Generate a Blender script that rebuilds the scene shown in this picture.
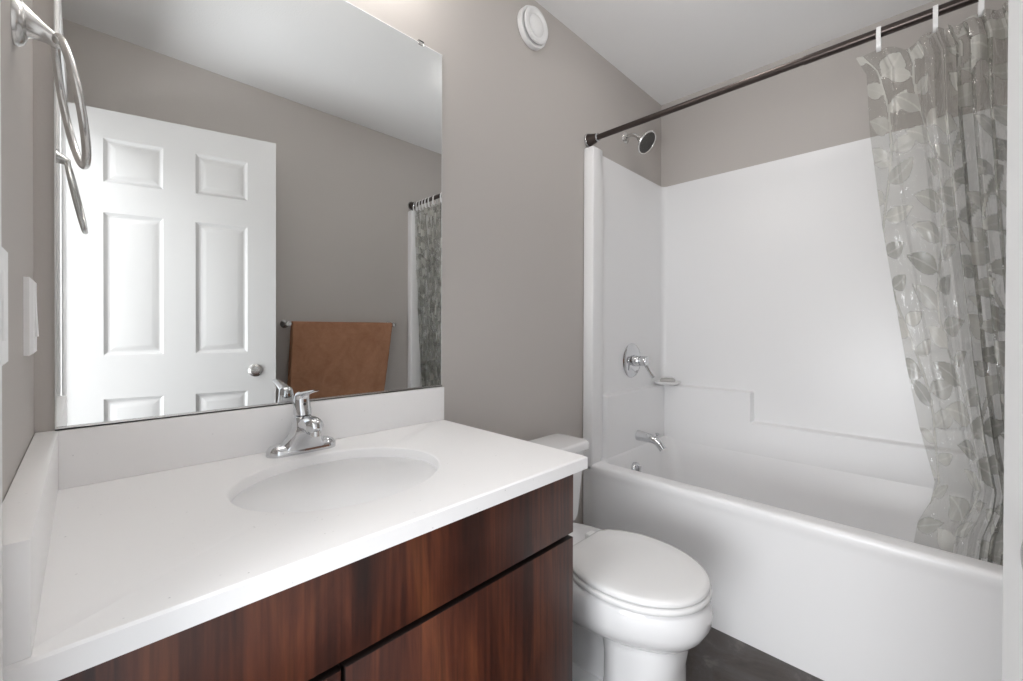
import bpy, bmesh, math, random
import numpy as np
from mathutils import Vector, Matrix

for o in list(bpy.data.objects):
    bpy.data.objects.remove(o, do_unlink=True)
S = bpy.context.scene
C = S.collection
rnd = random.Random(7)
PI = math.pi

# ---------------------------------------------------------------- camera
F_PX, YAW, PITCH, ROLL = 423.8, 45.2405, -0.319, 0.181
CAM = Vector((0.0642, -1.1531, 1.1055))
ya, pi_, ro = map(math.radians, (YAW, PITCH, ROLL))
fw = Vector((math.sin(ya) * math.cos(pi_), math.cos(ya) * math.cos(pi_), math.sin(pi_)))
rt = Vector((math.cos(ya), -math.sin(ya), 0)); up = rt.cross(fw)
r2 = rt * math.cos(ro) + up * math.sin(ro); u2 = -rt * math.sin(ro) + up * math.cos(ro)
cd = bpy.data.cameras.new('camera'); cam = bpy.data.objects.new('camera', cd); C.objects.link(cam)
cd.sensor_fit = 'HORIZONTAL'; cd.sensor_width = 36.0; cd.lens = F_PX / 1023 * 36.0
cd.shift_y = -9.3 / 1023      # vertical shift, verticals kept upright
cd.clip_start = 0.01; cd.clip_end = 60
M = Matrix((r2, u2, -fw)).transposed().to_4x4(); M.translation = CAM
cam.matrix_world = M
S.camera = cam

# ---------------------------------------------------------------- world, exposure
w = bpy.data.worlds.new('daylight'); S.world = w; w.use_nodes = True
w.node_tree.nodes['Background'].inputs[0].default_value = (0.86, 0.93, 1.0, 1)
w.node_tree.nodes['Background'].inputs[1].default_value = 1.6
S.view_settings.view_transform = 'Standard'; S.view_settings.look = 'None'
S.view_settings.gamma = 1.0; S.view_settings.use_curve_mapping = False
S.view_settings.exposure = 0.22
try:
    S.cycles.max_bounces = 14; S.cycles.diffuse_bounces = 8; S.cycles.glossy_bounces = 6
    S.cycles.transparent_max_bounces = 40; S.cycles.transmission_bounces = 8
    S.cycles.sample_clamp_indirect = 6.0
except Exception:
    pass

def area_light(name, loc, direction, sx, sy, power, color):
    l = bpy.data.lights.new(name, 'AREA'); l.shape = 'RECTANGLE'; l.size = sx; l.size_y = sy
    l.energy = power; l.color = color
    o = bpy.data.objects.new(name, l); C.objects.link(o); o.location = loc
    o.rotation_euler = Vector(direction).to_track_quat('-Z', 'Y').to_euler()
    return o
# added fill light under the hallway ceiling, out of view outside the door
area_light('hall_fill', (-0.65, -1.0, 2.40), (0.15, 0, -1), 0.6, 0.6, 20, (0.97, 0.98, 1.0))
# added fill panel in the unseen hallway, standing in for its daylight
area_light('hall_daylight_fill', (-1.34, -0.95, 1.10), (1, 0.02, 0.16), 1.5, 1.8, 94, (0.95, 0.975, 1.0))
GLOBE_GLOW = 13.0      # emission strength of the three globes of the vanity light

DOME_GLOW = 13.0       # emission strength of the added ceiling fill dome

# room dimensions (metres): x right along the mirror wall, y towards it, z up
H, W, B, FX = 2.44, 1.531, 2.491, 1.696
LX = -0.12
# ---------------------------------------------------------------- helpers
def lin(h):
    h = h.lstrip('#'); v = [int(h[i:i + 2], 16) / 255 for i in (0, 2, 4)]
    return tuple((c / 12.92 if c <= 0.04045 else ((c + 0.055) / 1.055) ** 2.4) for c in v) + (1,)

def mat(name, color='#cccccc', rough=0.5, metal=0.0, bump=0.0, bscale=60.0, spec=0.5, coat=0.0, **kw):
    m = bpy.data.materials.new(name); m.use_nodes = True
    nt = m.node_tree; b = nt.nodes['Principled BSDF']
    b.inputs['Base Color'].default_value = lin(color); b.inputs['Roughness'].default_value = rough
    b.inputs['Metallic'].default_value = metal; b.inputs['Specular IOR Level'].default_value = spec
    b.inputs['Coat Weight'].default_value = coat
    if bump:
        tc = nt.nodes.new('ShaderNodeTexCoord'); n = nt.nodes.new('ShaderNodeTexNoise')
        n.inputs['Scale'].default_value = bscale; n.inputs['Detail'].default_value = 4
        bp = nt.nodes.new('ShaderNodeBump'); bp.inputs['Strength'].default_value = bump; bp.inputs['Distance'].default_value = 0.003
        nt.links.new(tc.outputs['Object'], n.inputs['Vector']); nt.links.new(n.outputs['Fac'], bp.inputs['Height'])
        nt.links.new(bp.outputs['Normal'], b.inputs['Normal'])
    return m

def noise_color(m, scale, stops, detail=5, stretch=(1, 1, 1), distortion=0.0, rough=0.55):
    nt = m.node_tree; b = nt.nodes['Principled BSDF']
    tc = nt.nodes.new('ShaderNodeTexCoord'); mp = nt.nodes.new('ShaderNodeMapping'); mp.inputs['Scale'].default_value = stretch
    n = nt.nodes.new('ShaderNodeTexNoise'); n.inputs['Scale'].default_value = scale; n.inputs['Detail'].default_value = detail
    n.inputs['Distortion'].default_value = distortion; n.inputs['Roughness'].default_value = rough
    r = nt.nodes.new('ShaderNodeValToRGB')
    while len(r.color_ramp.elements) < len(stops): r.color_ramp.elements.new(0.5)
    for e, (p, c) in zip(r.color_ramp.elements, stops): e.position = p; e.color = lin(c)
    nt.links.new(tc.outputs['Object'], mp.inputs['Vector']); nt.links.new(mp.outputs['Vector'], n.inputs['Vector'])
    nt.links.new(n.outputs['Fac'], r.inputs['Fac']); nt.links.new(r.outputs['Color'], b.inputs['Base Color'])
    return r

def wloc(o):
    p = Vector((0, 0, 0))
    while o: p += o.location; o = o.parent
    return p

def obj(name, bm, m, parent=None, smooth=True, angle=40):
    """bm is in world coordinates; linked as ONE mesh object"""
    if parent: bmesh.ops.translate(bm, verts=bm.verts, vec=-wloc(parent))
    bmesh.ops.recalc_face_normals(bm, faces=bm.faces)
    me = bpy.data.meshes.new(name); bm.to_mesh(me); bm.free()
    o = bpy.data.objects.new(name, me); C.objects.link(o)
    for mm in (m if isinstance(m, (list, tuple)) else [m]): me.materials.append(mm)
    if smooth:
        me.polygons.foreach_set('use_smooth', [True] * len(me.polygons))
        try: me.set_sharp_from_angle(angle=math.radians(angle))
        except Exception: pass
    if parent: o.parent = parent
    return o

def thing(name, label, cat, loc=(0, 0, 0), group=None):
    o = bpy.data.objects.new(name, None); o.empty_display_size = 0.05; C.objects.link(o); o.location = loc
    return tag(o, label, cat, group)

def tag(o, label, cat, group=None):
    o['label'] = label; o['category'] = cat
    if group: o['group'] = group
    return o

def struct(o, label=None):
    o['kind'] = 'structure'
    if label: o['label'] = label
    return o

def N(): return bmesh.new()

def box(bm, x0, x1, y0, y1, z0, z1, bev=0.0, seg=2):
    r = bmesh.ops.create_cube(bm, size=1.0); vs = r['verts']
    for v in vs:
        v.co = Vector(((x0 + x1) / 2 + v.co.x * (x1 - x0), (y0 + y1) / 2 + v.co.y * (y1 - y0), (z0 + z1) / 2 + v.co.z * (z1 - z0)))
    if bev:
        es = list({e for v in vs for e in v.link_edges})
        bmesh.ops.bevel(bm, geom=es, offset=bev, segments=seg, affect='EDGES', profile=0.5)
    return bm

def loft(bm, loops, cap0=True, cap1=True, closed=True):
    vl = [[bm.verts.new(p) for p in lp] for lp in loops]
    n = len(vl[0])
    for a, b in zip(vl[:-1], vl[1:]):
        for i in range(n if closed else n - 1):
            j = (i + 1) % n
            bm.faces.new((a[i], a[j], b[j], b[i]))
    if cap0: bm.faces.new(vl[0][::-1])
    if cap1: bm.faces.new(vl[-1])
    return vl

def frame_for(d):
    d = Vector(d).normalized()
    a = Vector((0, 0, 1)) if abs(d.z) < 0.9 else Vector((1, 0, 0))
    u = d.cross(a).normalized(); v = u.cross(d).normalized()
    return u, v

def tube(bm, pts, r, seg=16, cyclic=False, ry=None):
    pts = [Vector(p) for p in pts]; n = len(pts)
    rs = r if isinstance(r, (list, tuple)) else [r] * n
    loops = []; u = None
    for i in range(n):
        if cyclic: d = pts[(i + 1) % n] - pts[i - 1]
        else: d = pts[min(i + 1, n - 1)] - pts[max(i - 1, 0)]
        d.normalize()
        if u is None: u, v = frame_for(d)
        else:
            u = (u - d * u.dot(d)).normalized(); v = u.cross(d).normalized()
        loops.append([pts[i] + (u * math.cos(2 * PI * k / seg) + v * math.sin(2 * PI * k / seg)) * rs[i] for k in range(seg)])
    if cyclic:
        loft(bm, loops + [loops[0]], False, False); bmesh.ops.remove_doubles(bm, verts=bm.verts, dist=1e-6)
    else: loft(bm, loops)
    return bm

def lathe(bm, origin, axis, prof, seg=32):
    """prof: list of (radius, distance along axis)"""
    o = Vector(origin); d = Vector(axis).normalized(); u, v = frame_for(d)
    loops = []
    for r, h in prof:
        r = max(r, 1e-5)
        loops.append([o + d * h + (u * math.cos(2 * PI * k / seg) + v * math.sin(2 * PI * k / seg)) * r for k in range(seg)])
    loft(bm, loops); return bm

def rrect(x0, x1, y0, y1, r, z, k=8):
    pts = []
    for cx, cy, a0 in ((x1 - r, y1 - r, 0), (x0 + r, y1 - r, PI / 2), (x0 + r, y0 + r, PI), (x1 - r, y0 + r, 1.5 * PI)):
        for i in range(k + 1):
            a = a0 + PI / 2 * i / k
            pts.append(Vector((cx + r * math.cos(a), cy + r * math.sin(a), z)))
    return pts

def curve_pts(ctrl, n=24):
    """Catmull-Rom through control points"""
    P = [Vector(p) for p in ctrl]; P = [2 * P[0] - P[1]] + P + [2 * P[-1] - P[-2]]
    out = []; m = len(P) - 3
    for i in range(n + 1):
        t = i / n * m; k = min(int(t), m - 1); t -= k
        a, b, c, d = P[k:k + 4]
        out.append(0.5 * ((2 * b) + (c - a) * t + (2 * a - 5 * b + 4 * c - d) * t * t + (3 * b - a - 3 * c + d) * t ** 3))
    return out

def interp(x, xs, ys): return float(np.interp(x, xs, ys))

# ---------------------------------------------------------------- materials
M_wall = mat('greige_wall_paint', '#bfbab6', 0.62, bump=0.10, bscale=160, spec=0.3)
M_hall = mat('hall_wall_paint', '#cfcac4', 0.7)
M_ceil = mat('textured_ceiling_paint', '#f2f2f2', 0.9, bump=0.35, bscale=170, spec=0.1)
M_trim = mat('white_trim_paint', '#ebebeb', 0.35)
M_door = mat('white_door_paint', '#c8c8c8', 0.5, spec=0.3)
M_acryl = mat('white_fibreglass', '#efeff0', 0.3, spec=0.5)
M_porc = mat('white_porcelain', '#eeeeef', 0.07, spec=0.6, coat=0.3)
M_plast = mat('white_plastic', '#ececec', 0.3)
M_basin = mat('white_basin_glaze', '#eeeeef', 0.35)
M_seat = mat('white_toilet_seat_plastic', '#ececec', 0.2)
M_chrome = mat('polished_chrome', '#d4d5d7', 0.09, 1.0)
M_satin = mat('satin_nickel', '#d2d1cf', 0.27, 1.0)
M_dark = mat('dark_bronze_rod', '#4b4340', 0.3, 0.75)
M_black = mat('black_rubber', '#1c1b1b', 0.5)
M_gap = mat('dark_carcass_and_gap_shade', '#1a0d09', 0.6)
M_noz = mat('grey_nozzle_face', '#4a4846', 0.4, 0.3)
M_mirror = mat('mirror_glass', '#eef0f0', 0.0, 1.0)
M_medge = mat('mirror_edge', '#f1f4f3', 0.35, 0.0)
M_soap = mat('grey_soap', '#b9b7b5', 0.5)
M_slab = mat('white_quartz', '#f4f3f3', 0.34)
def quartz():
    nt = M_slab.node_tree; b = nt.nodes['Principled BSDF']
    tc = nt.nodes.new('ShaderNodeTexCoord')
    v = nt.nodes.new('ShaderNodeTexVoronoi'); v.inputs['Scale'].default_value = 130
    n = nt.nodes.new('ShaderNodeTexNoise'); n.inputs['Scale'].default_value = 60; n.inputs['Detail'].default_value = 6
    r = nt.nodes.new('ShaderNodeValToRGB'); r.color_ramp.elements[0].position = 0.10; r.color_ramp.elements[1].position = 0.2
    r.color_ramp.elements[0].color = (1, 1, 1, 1); r.color_ramp.elements[1].color = (0, 0, 0, 1)
    g = nt.nodes.new('ShaderNodeValToRGB'); g.color_ramp.elements[0].position = 0.60; g.color_ramp.elements[1].position = 0.72
    mul = nt.nodes.new('ShaderNodeMath'); mul.operation = 'MULTIPLY'
    mx = nt.nodes.new('ShaderNodeMix'); mx.data_type = 'RGBA'
    mx.inputs['A'].default_value = lin('#f4f3f3'); mx.inputs['B'].default_value = lin('#c6c5c6')
    for t in (v, n): nt.links.new(tc.outputs['Object'], t.inputs['Vector'])
    nt.links.new(v.outputs['Distance'], r.inputs['Fac']); nt.links.new(n.outputs['Fac'], g.inputs['Fac'])
    nt.links.new(r.outputs['Color'], mul.inputs[0]); nt.links.new(g.outputs['Color'], mul.inputs[1])
    nt.links.new(mul.outputs[0], mx.inputs['Factor']); nt.links.new(mx.outputs['Result'], b.inputs['Base Color'])
quartz()
M_floor = mat('dark_slate_vinyl', '#403c3a', 0.42, bump=0.12, bscale=40)
noise_color(M_floor, 5.5, [(0.28, '#2a2421'), (0.46, '#463e39'), (0.58, '#4f4a49'), (0.75, '#77706c')], detail=8, distortion=0.9, rough=0.68)
M_wood = mat('dark_cherry_laminate', '#4a2317', 0.4)
def wood():
    nt = M_wood.node_tree; b = nt.nodes['Principled BSDF']
    r = noise_color(M_wood, 3.0, [(0.30, '#2b140e'), (0.45, '#45201490'[:7]), (0.57, '#5c2f1d'), (0.75, '#774428')], detail=7, stretch=(3.6, 3.6, 0.42), distortion=1.1, rough=0.62)
    tc = nt.nodes.new('ShaderNodeTexCoord'); mp = nt.nodes.new('ShaderNodeMapping'); mp.inputs['Scale'].default_value = (120, 120, 3.0)
    n = nt.nodes.new('ShaderNodeTexNoise'); n.inputs['Scale'].default_value = 1.0; n.inputs['Detail'].default_value = 3
    cr = nt.nodes.new('ShaderNodeValToRGB'); cr.color_ramp.elements[0].position = 0.35; cr.color_ramp.elements[1].position = 0.6
    cr.color_ramp.elements[0].color = (0.42, 0.40, 0.40, 1)
    mx = nt.nodes.new('ShaderNodeMix'); mx.data_type = 'RGBA'; mx.blend_type = 'MULTIPLY'; mx.inputs['Factor'].default_value = 0.8
    nt.links.new(tc.outputs['Object'], mp.inputs['Vector']); nt.links.new(mp.outputs['Vector'], n.inputs['Vector'])
    nt.links.new(n.outputs['Fac'], cr.inputs['Fac'])
    nt.links.new(r.outputs['Color'], mx.inputs['A']); nt.links.new(cr.outputs['Color'], mx.inputs['B'])
    nt.links.new(mx.outputs['Result'], b.inputs['Base Color'])
wood()
M_towel = mat('brown_terry', '#7d4f35', 0.95, spec=0.1, bump=0.9, bscale=260)
noise_color(M_towel, 9, [(0.3, '#996e55'), (0.55, '#ac7f64'), (0.8, '#bb8f73')], detail=9, distortion=0.4, rough=0.75)
M_globe = mat('frosted_lamp_glass', '#ffffff', 0.4)
M_globe.node_tree.nodes['Principled BSDF'].inputs['Emission Color'].default_value = (1.0, 0.965, 0.925, 1)
M_globe.node_tree.nodes['Principled BSDF'].inputs['Emission Strength'].default_value = GLOBE_GLOW

# ---------------------------------------------------------------- room shell
T = 0.12
struct(obj('floor', box(N(), -1.35, B + T, -W - T, T, -0.08, 0.0), M_floor, smooth=False))
struct(obj('ceiling', box(N(), -1.35, B + T, -W - T, T, H, H + 0.08), M_ceil, smooth=False))
struct(obj('wall_back', box(N(), -1.35, B + T, 0.0, T, 0.0, H), M_wall, smooth=False))
struct(obj('wall_front', box(N(), LX, B + T, -W - T, -W, 0.0, H), M_wall, smooth=False))
struct(obj('wall_right', box(N(), B, B + T, -W, 0.0, 0.0, H), M_wall, smooth=False))
DY0, DY1, DZ = -1.402, -0.662, 2.046      # doorway in the left wall
bm = N(); box(bm, LX, 0, DY1, 0, 0, H); box(bm, LX, 0, -W, DY0, 0, H); box(bm, LX, 0, DY0, DY1, DZ, H)
struct(obj('wall_left', bm, M_wall, smooth=False))
struct(obj('wall_hall', box(N(), -1.45, -1.35, -W - T, T, 0.0, H), M_hall, smooth=False))

# door casing on the room side (stepped profile) and the jamb lining
bm = N(); box(bm, 0, 0.016, -0.662, -0.600, 0, DZ + 0.005, 0.004); box(bm, 0, 0.010, -0.676, -0.657, 0, DZ + 0.005, 0.003); struct(obj('trim_1', bm, M_trim))
bm = N(); box(bm, 0, 0.016, -1.470, -1.402, 0, DZ + 0.005, 0.004); struct(obj('trim_2', bm, M_trim))
bm = N(); box(bm, 0, 0.016, -1.470, -0.600, DZ, DZ + 0.068, 0.004); struct(obj('trim_3', bm, M_trim))
bm = N(); box(bm, LX, 0.0, DY1 - 0.012, DY1, 0, DZ); box(bm, LX, 0, DY0, DY0 + 0.012, 0, DZ); box(bm, LX, 0, DY0, DY1, DZ - 0.012, DZ); struct(obj('trim_4', bm, M_trim))
# baseboards
struct(obj('baseboard_back', box(N(), 0.895, FX - 0.002, -0.014, 0, 0, 0.085, 0.004), M_trim))
struct(obj('baseboard_front', box(N(), 0.02, FX - 0.002, -W, -W + 0.014, 0, 0.085, 0.004), M_trim))

# ---------------------------------------------------------------- open six-panel door
def build_door():
    hinge = Vector((0.012, -1.396, 0)); free = Vector((0.745, -1.208, 0))
    d = (free - hinge).normalized(); nrm = Vector((-d.y, d.x, 0))      # towards the mirror
    L = 0.757; z0, z1 = 0.012, 2.035; th = 0.035
    xs = [0, 0.114, 0.314, 0.431, 0.636, L]
    zs = [z0, 0.23, 0.799, 0.987, 1.598, 1.728, 1.915, z1]
    P = lambda s, z, dep: hinge + d * s + nrm * dep + Vector((0, 0, z))
    bm = N()
    for side in (0, 1):
        base = 0.0 if side == 0 else -th; sg = 1 if side == 0 else -1
        for i in range(5):
            for k in range(7):
                a, b, c, e = xs[i], xs[i + 1], zs[k], zs[k + 1]
                ring = lambda ins, dep: [P(a + ins, c + ins, base + sg * dep), P(b - ins, c + ins, base + sg * dep), P(b - ins, e - ins, base + sg * dep), P(a + ins, e - ins, base + sg * dep)]
                if i in (1, 3) and k in (1, 3, 5):
                    rings = [ring(0, 0), ring(0.004, -0.004), ring(0.012, -0.009), ring(0.018, -0.0095), ring(0.040, -0.003), ring(0.043, -0.0025)]
                    loft(bm, rings, False, True)
                else:
                    bm.faces.new([bm.verts.new(p) for p in ring(0, 0)])
    lp0 = [P(0, z0, 0), P(L, z0, 0), P(L, z1, 0), P(0, z1, 0)]; lp1 = [P(0, z0, -th), P(L, z0, -th), P(L, z1, -th), P(0, z1, -th)]
    loft(bm, [lp0, lp1], False, False)
    bmesh.ops.remove_doubles(bm, verts=bm.verts, dist=1e-5)
    door = struct(obj('door_1', bm, M_door, angle=15))
    door['label'] = 'white six-panel door standing open against the wall opposite the mirror'
    kc = P(0.670, 0.897, 0)
    kb = N()
    lathe(kb, kc, nrm, [(0.0, 0), (0.031, 0), (0.031, 0.002), (0.028, 0.004), (0.016, 0.005), (0.018, 0.006), (0.025, 0.007), (0.026, 0.009), (0.023, 0.011), (0.016, 0.012), (0.008, 0.0125), (0, 0.0125)])
    obj('door_knob', kb, M_satin, door)
    lb = N(); c = P(L - 0.003, 0.897, -th / 2)
    e = [c + d * 0.004 + nrm * sx * 0.012 + Vector((0, 0, sz * 0.028)) for sx, sz in ((-1, -1), (1, -1), (1, 1), (-1, 1))]
    f = [p - d * 0.003 for p in e]; loft(lb, [f, e]); obj('latch_plate', lb, M_satin, door)
build_door()

# ---------------------------------------------------------------- vanity cabinet
VX = 0.866; VY = -0.562
v = thing('vanity_cabinet', 'dark cherry wood vanity cabinet under the white countertop', 'cabinet', (0.45, -0.29, 0))
bm = N(); cq = lambda i, z: [Vector((0.002 + i, VY + 0.02 + i, z)), Vector((VX - 0.018 - i, VY + 0.02 + i, z)), Vector((VX - 0.018 - i, -0.002 - i, z)), Vector((0.002 + i, -0.002 - i, z))]
loft(bm, [cq(0, 0.10), cq(0, 0.777), cq(0.015, 0.777), cq(0.015, 0.115)])
obj('carcass', bm, M_gap, v, False)
obj('toe_kick', box(N(), 0.002, VX - 0.018, VY + 0.075, -0.002, 0.0, 0.099), M_gap, v, False)
obj('side_panel', box(N(), VX - 0.016, VX, VY + 0.019, -0.002, 0.0, 0.778, 0.001), M_wood, v)
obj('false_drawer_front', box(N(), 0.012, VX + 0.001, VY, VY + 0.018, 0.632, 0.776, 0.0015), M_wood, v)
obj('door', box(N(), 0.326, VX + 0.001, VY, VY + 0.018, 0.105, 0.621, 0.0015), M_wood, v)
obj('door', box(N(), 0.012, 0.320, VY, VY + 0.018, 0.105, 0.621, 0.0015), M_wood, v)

# door and drawer-front edges painted dark, standing in for shade in the gaps
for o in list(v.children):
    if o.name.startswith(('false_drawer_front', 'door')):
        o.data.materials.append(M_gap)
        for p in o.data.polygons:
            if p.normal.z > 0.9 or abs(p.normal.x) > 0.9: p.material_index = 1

# ---------------------------------------------------------------- countertop with basin
CT, CV, CD = 0.8076, 0.895, 0.582
sc = Vector((0.4424, -0.295)); sa, sb = 0.200, 0.171
t = thing('countertop', 'white quartz vanity countertop with oval basin on the dark cabinet', 'countertop', (0.45, -0.29, 0.779))
def slab():
    bm = N(); x0, x1, y0, y1 = 0.001, CV, -CD, -0.001
    angs = [2 * PI * i / 120 for i in range(120)]
    for cx, cy in ((x0, y0), (x1, y0), (x1, y1), (x0, y1)): angs.append(math.atan2(cy - sc.y, cx - sc.x) % (2 * PI))
    angs = sorted(angs)
    def rect(a, ins, z):
        c, s = math.cos(a), math.sin(a); best = 9
        for lim, comp, o in ((x1 - ins, c, sc.x), (x0 + ins, c, sc.x), (y1 - ins, s, sc.y), (y0 + ins, s, sc.y)):
            if abs(comp) > 1e-9:
                k = (lim - o) / comp
                if k > 0: best = min(best, k)
        return Vector((sc.x + c * best, sc.y + s * best, z))
    def ell(a, ins, z):
        c, s = math.cos(a), math.sin(a); A, Bq = sa - ins, sb - ins
        k = 1 / math.sqrt((c / A) ** 2 + (s / Bq) ** 2)
        return Vector((sc.x + c * k, sc.y + s * k, z))
    zb = 0.779
    loops = [[ell(a, 0, zb) for a in angs], [rect(a, 0, zb) for a in angs], [rect(a, 0, CT - 0.003) for a in angs], [rect(a, 0.003, CT) for a in angs],
             [ell(a, -0.006, CT) for a in angs], [ell(a, -0.003, CT - 0.0006) for a in angs], [ell(a, -0.001, CT - 0.002) for a in angs], [ell(a, 0, CT - 0.005) for a in angs], [ell(a, 0, zb) for a in angs]]
    loft(bm, loops, False, False); bmesh.ops.remove_doubles(bm, verts=bm.verts, dist=1e-6)
    obj('slab', bm, M_slab, t, angle=35)
    bb = N(); prof = [(0.006, CT - 0.026), (0.003, CT - 0.05), (-0.006, CT - 0.08), (-0.03, CT - 0.115), (-0.065, CT - 0.140), (-0.11, CT - 0.150), (-0.145, CT - 0.153)]
    loops = [[ell(a, -i, z) for a in angs] for i, z in [(0.004, CT - 0.0232)] + prof]
    under = [[ell(a, -i - 0.008, z - 0.008) for a in angs] for i, z in prof[::-1]]
    loft(bb, loops + under, False, False)
    bmesh.ops.holes_fill(bb, edges=[e for e in bb.edges if e.is_boundary])
    basin = obj('basin', bb, M_basin, t, angle=60)
    db = N(); lathe(db, (sc.x, sc.y, CT - 0.154), (0, 0, 1), [(0, 0), (0.026, 0), (0.026, 0.003), (0.022, 0.004), (0.018, 0.002), (0.017, 0.003), (0.008, 0.006), (0, 0.007)]); obj('drain', db, M_chrome, basin)
slab()
BS = 0.107
obj('backsplash', box(N(), 0.0300, CV, -0.021, -0.001, CT, CT + BS, 0.002), M_slab, t)
obj('side_splash', box(N(), 0.001, 0.0303, -CD + 0.004, -0.001, CT, CT + BS + 0.0003, 0.0015), M_slab, t)

# ---------------------------------------------------------------- mirror
MX0, MX1, MZ0, MZ1 = 0.0258, 0.895, 0.918, 2.0055
t = thing('wall_hung_mirror', 'large frameless mirror on the grey wall above the backsplash', 'mirror', (0.467, 0, MZ0))
bm = N(); rr = lambda i, y: [Vector((MX0 + i, y, MZ0 + i)), Vector((MX1 - i, y, MZ0 + i)), Vector((MX1 - i, y, MZ1 - i)), Vector((MX0 + i, y, MZ1 - i))]
loft(bm, [rr(0, -0.0005), rr(0, -0.0045), rr(0.0022, -0.0055)])
o = obj('glass', bm, [M_medge, M_mirror], t, False)
for p in o.data.polygons:
    if p.normal.y < -0.99: p.material_index = 1
bm = N(); box(bm, MX0, MX1, -0.0085, -0.0003, MZ0 - 0.003, MZ0 - 0.0005); box(bm, MX0, MX1, -0.0085, -0.0065, MZ0 - 0.003, MZ0 + 0.003); obj('bottom_channel', bm, M_satin, t)
for x in (0.17, 0.813):
    bm = N(); box(bm, x - 0.010, x + 0.010, -0.0075, -0.0058, MZ1 - 0.008, MZ1 + 0.006, 0.0006); box(bm, x - 0.010, x + 0.010, -0.0075, 0, MZ1 + 0.001, MZ1 + 0.006, 0.0006); obj('clip', bm, M_satin, t)

# vanity light above the mirror (just above the picture)
t = thing('vanity_light', 'three-globe vanity light fixed to the wall above the mirror', 'wall lamp', (0.467, 0, 2.2))
obj('back_plate', box(N(), 0.17, 0.76, -0.025, -0.001, 2.165, 2.255, 0.006), M_satin, t)
for i, x in enumerate((0.26, 0.467, 0.674)):
    arm = N(); tube(arm, curve_pts([(x, -0.02, 2.21), (x, -0.07, 2.215), (x, -0.12, 2.255), (x, -0.135, 2.285)]), 0.008, 12); obj('arm', arm, M_satin, t)
    g = N(); bmesh.ops.create_uvsphere(g, u_segments=24, v_segments=14, radius=0.062, matrix=Matrix.Translation((x, -0.135, 2.225)))
    sh = obj('globe_shade', g, M_globe, t)

M_dome = M_globe.copy(); M_dome.name = 'fill_dome_glass'
M_dome.node_tree.nodes['Principled BSDF'].inputs['Emission Strength'].default_value = DOME_GLOW
t = thing('ceiling_fill_dome', 'added round frosted fill dome on the ceiling between toilet and bathtub, out of view', 'fill lamp', (1.55, -0.62, H))  # dome added out of view to brighten the walls and tub side
bm = N(); lathe(bm, (1.55, -0.62, H), (0, 0, -1), [(0, 0), (0.122, 0), (0.122, 0.012), (0.115, 0.018), (0, 0.018)], 48); obj('base', bm, M_plast, t)
bm = N(); lathe(bm, (1.55, -0.62, H), (0, 0, -1), [(0, 0.016), (0.113, 0.016), (0.112, 0.026), (0.100, 0.044), (0.072, 0.058), (0.038, 0.066), (0, 0.068)], 48); obj('dome', bm, M_dome, t)

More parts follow.
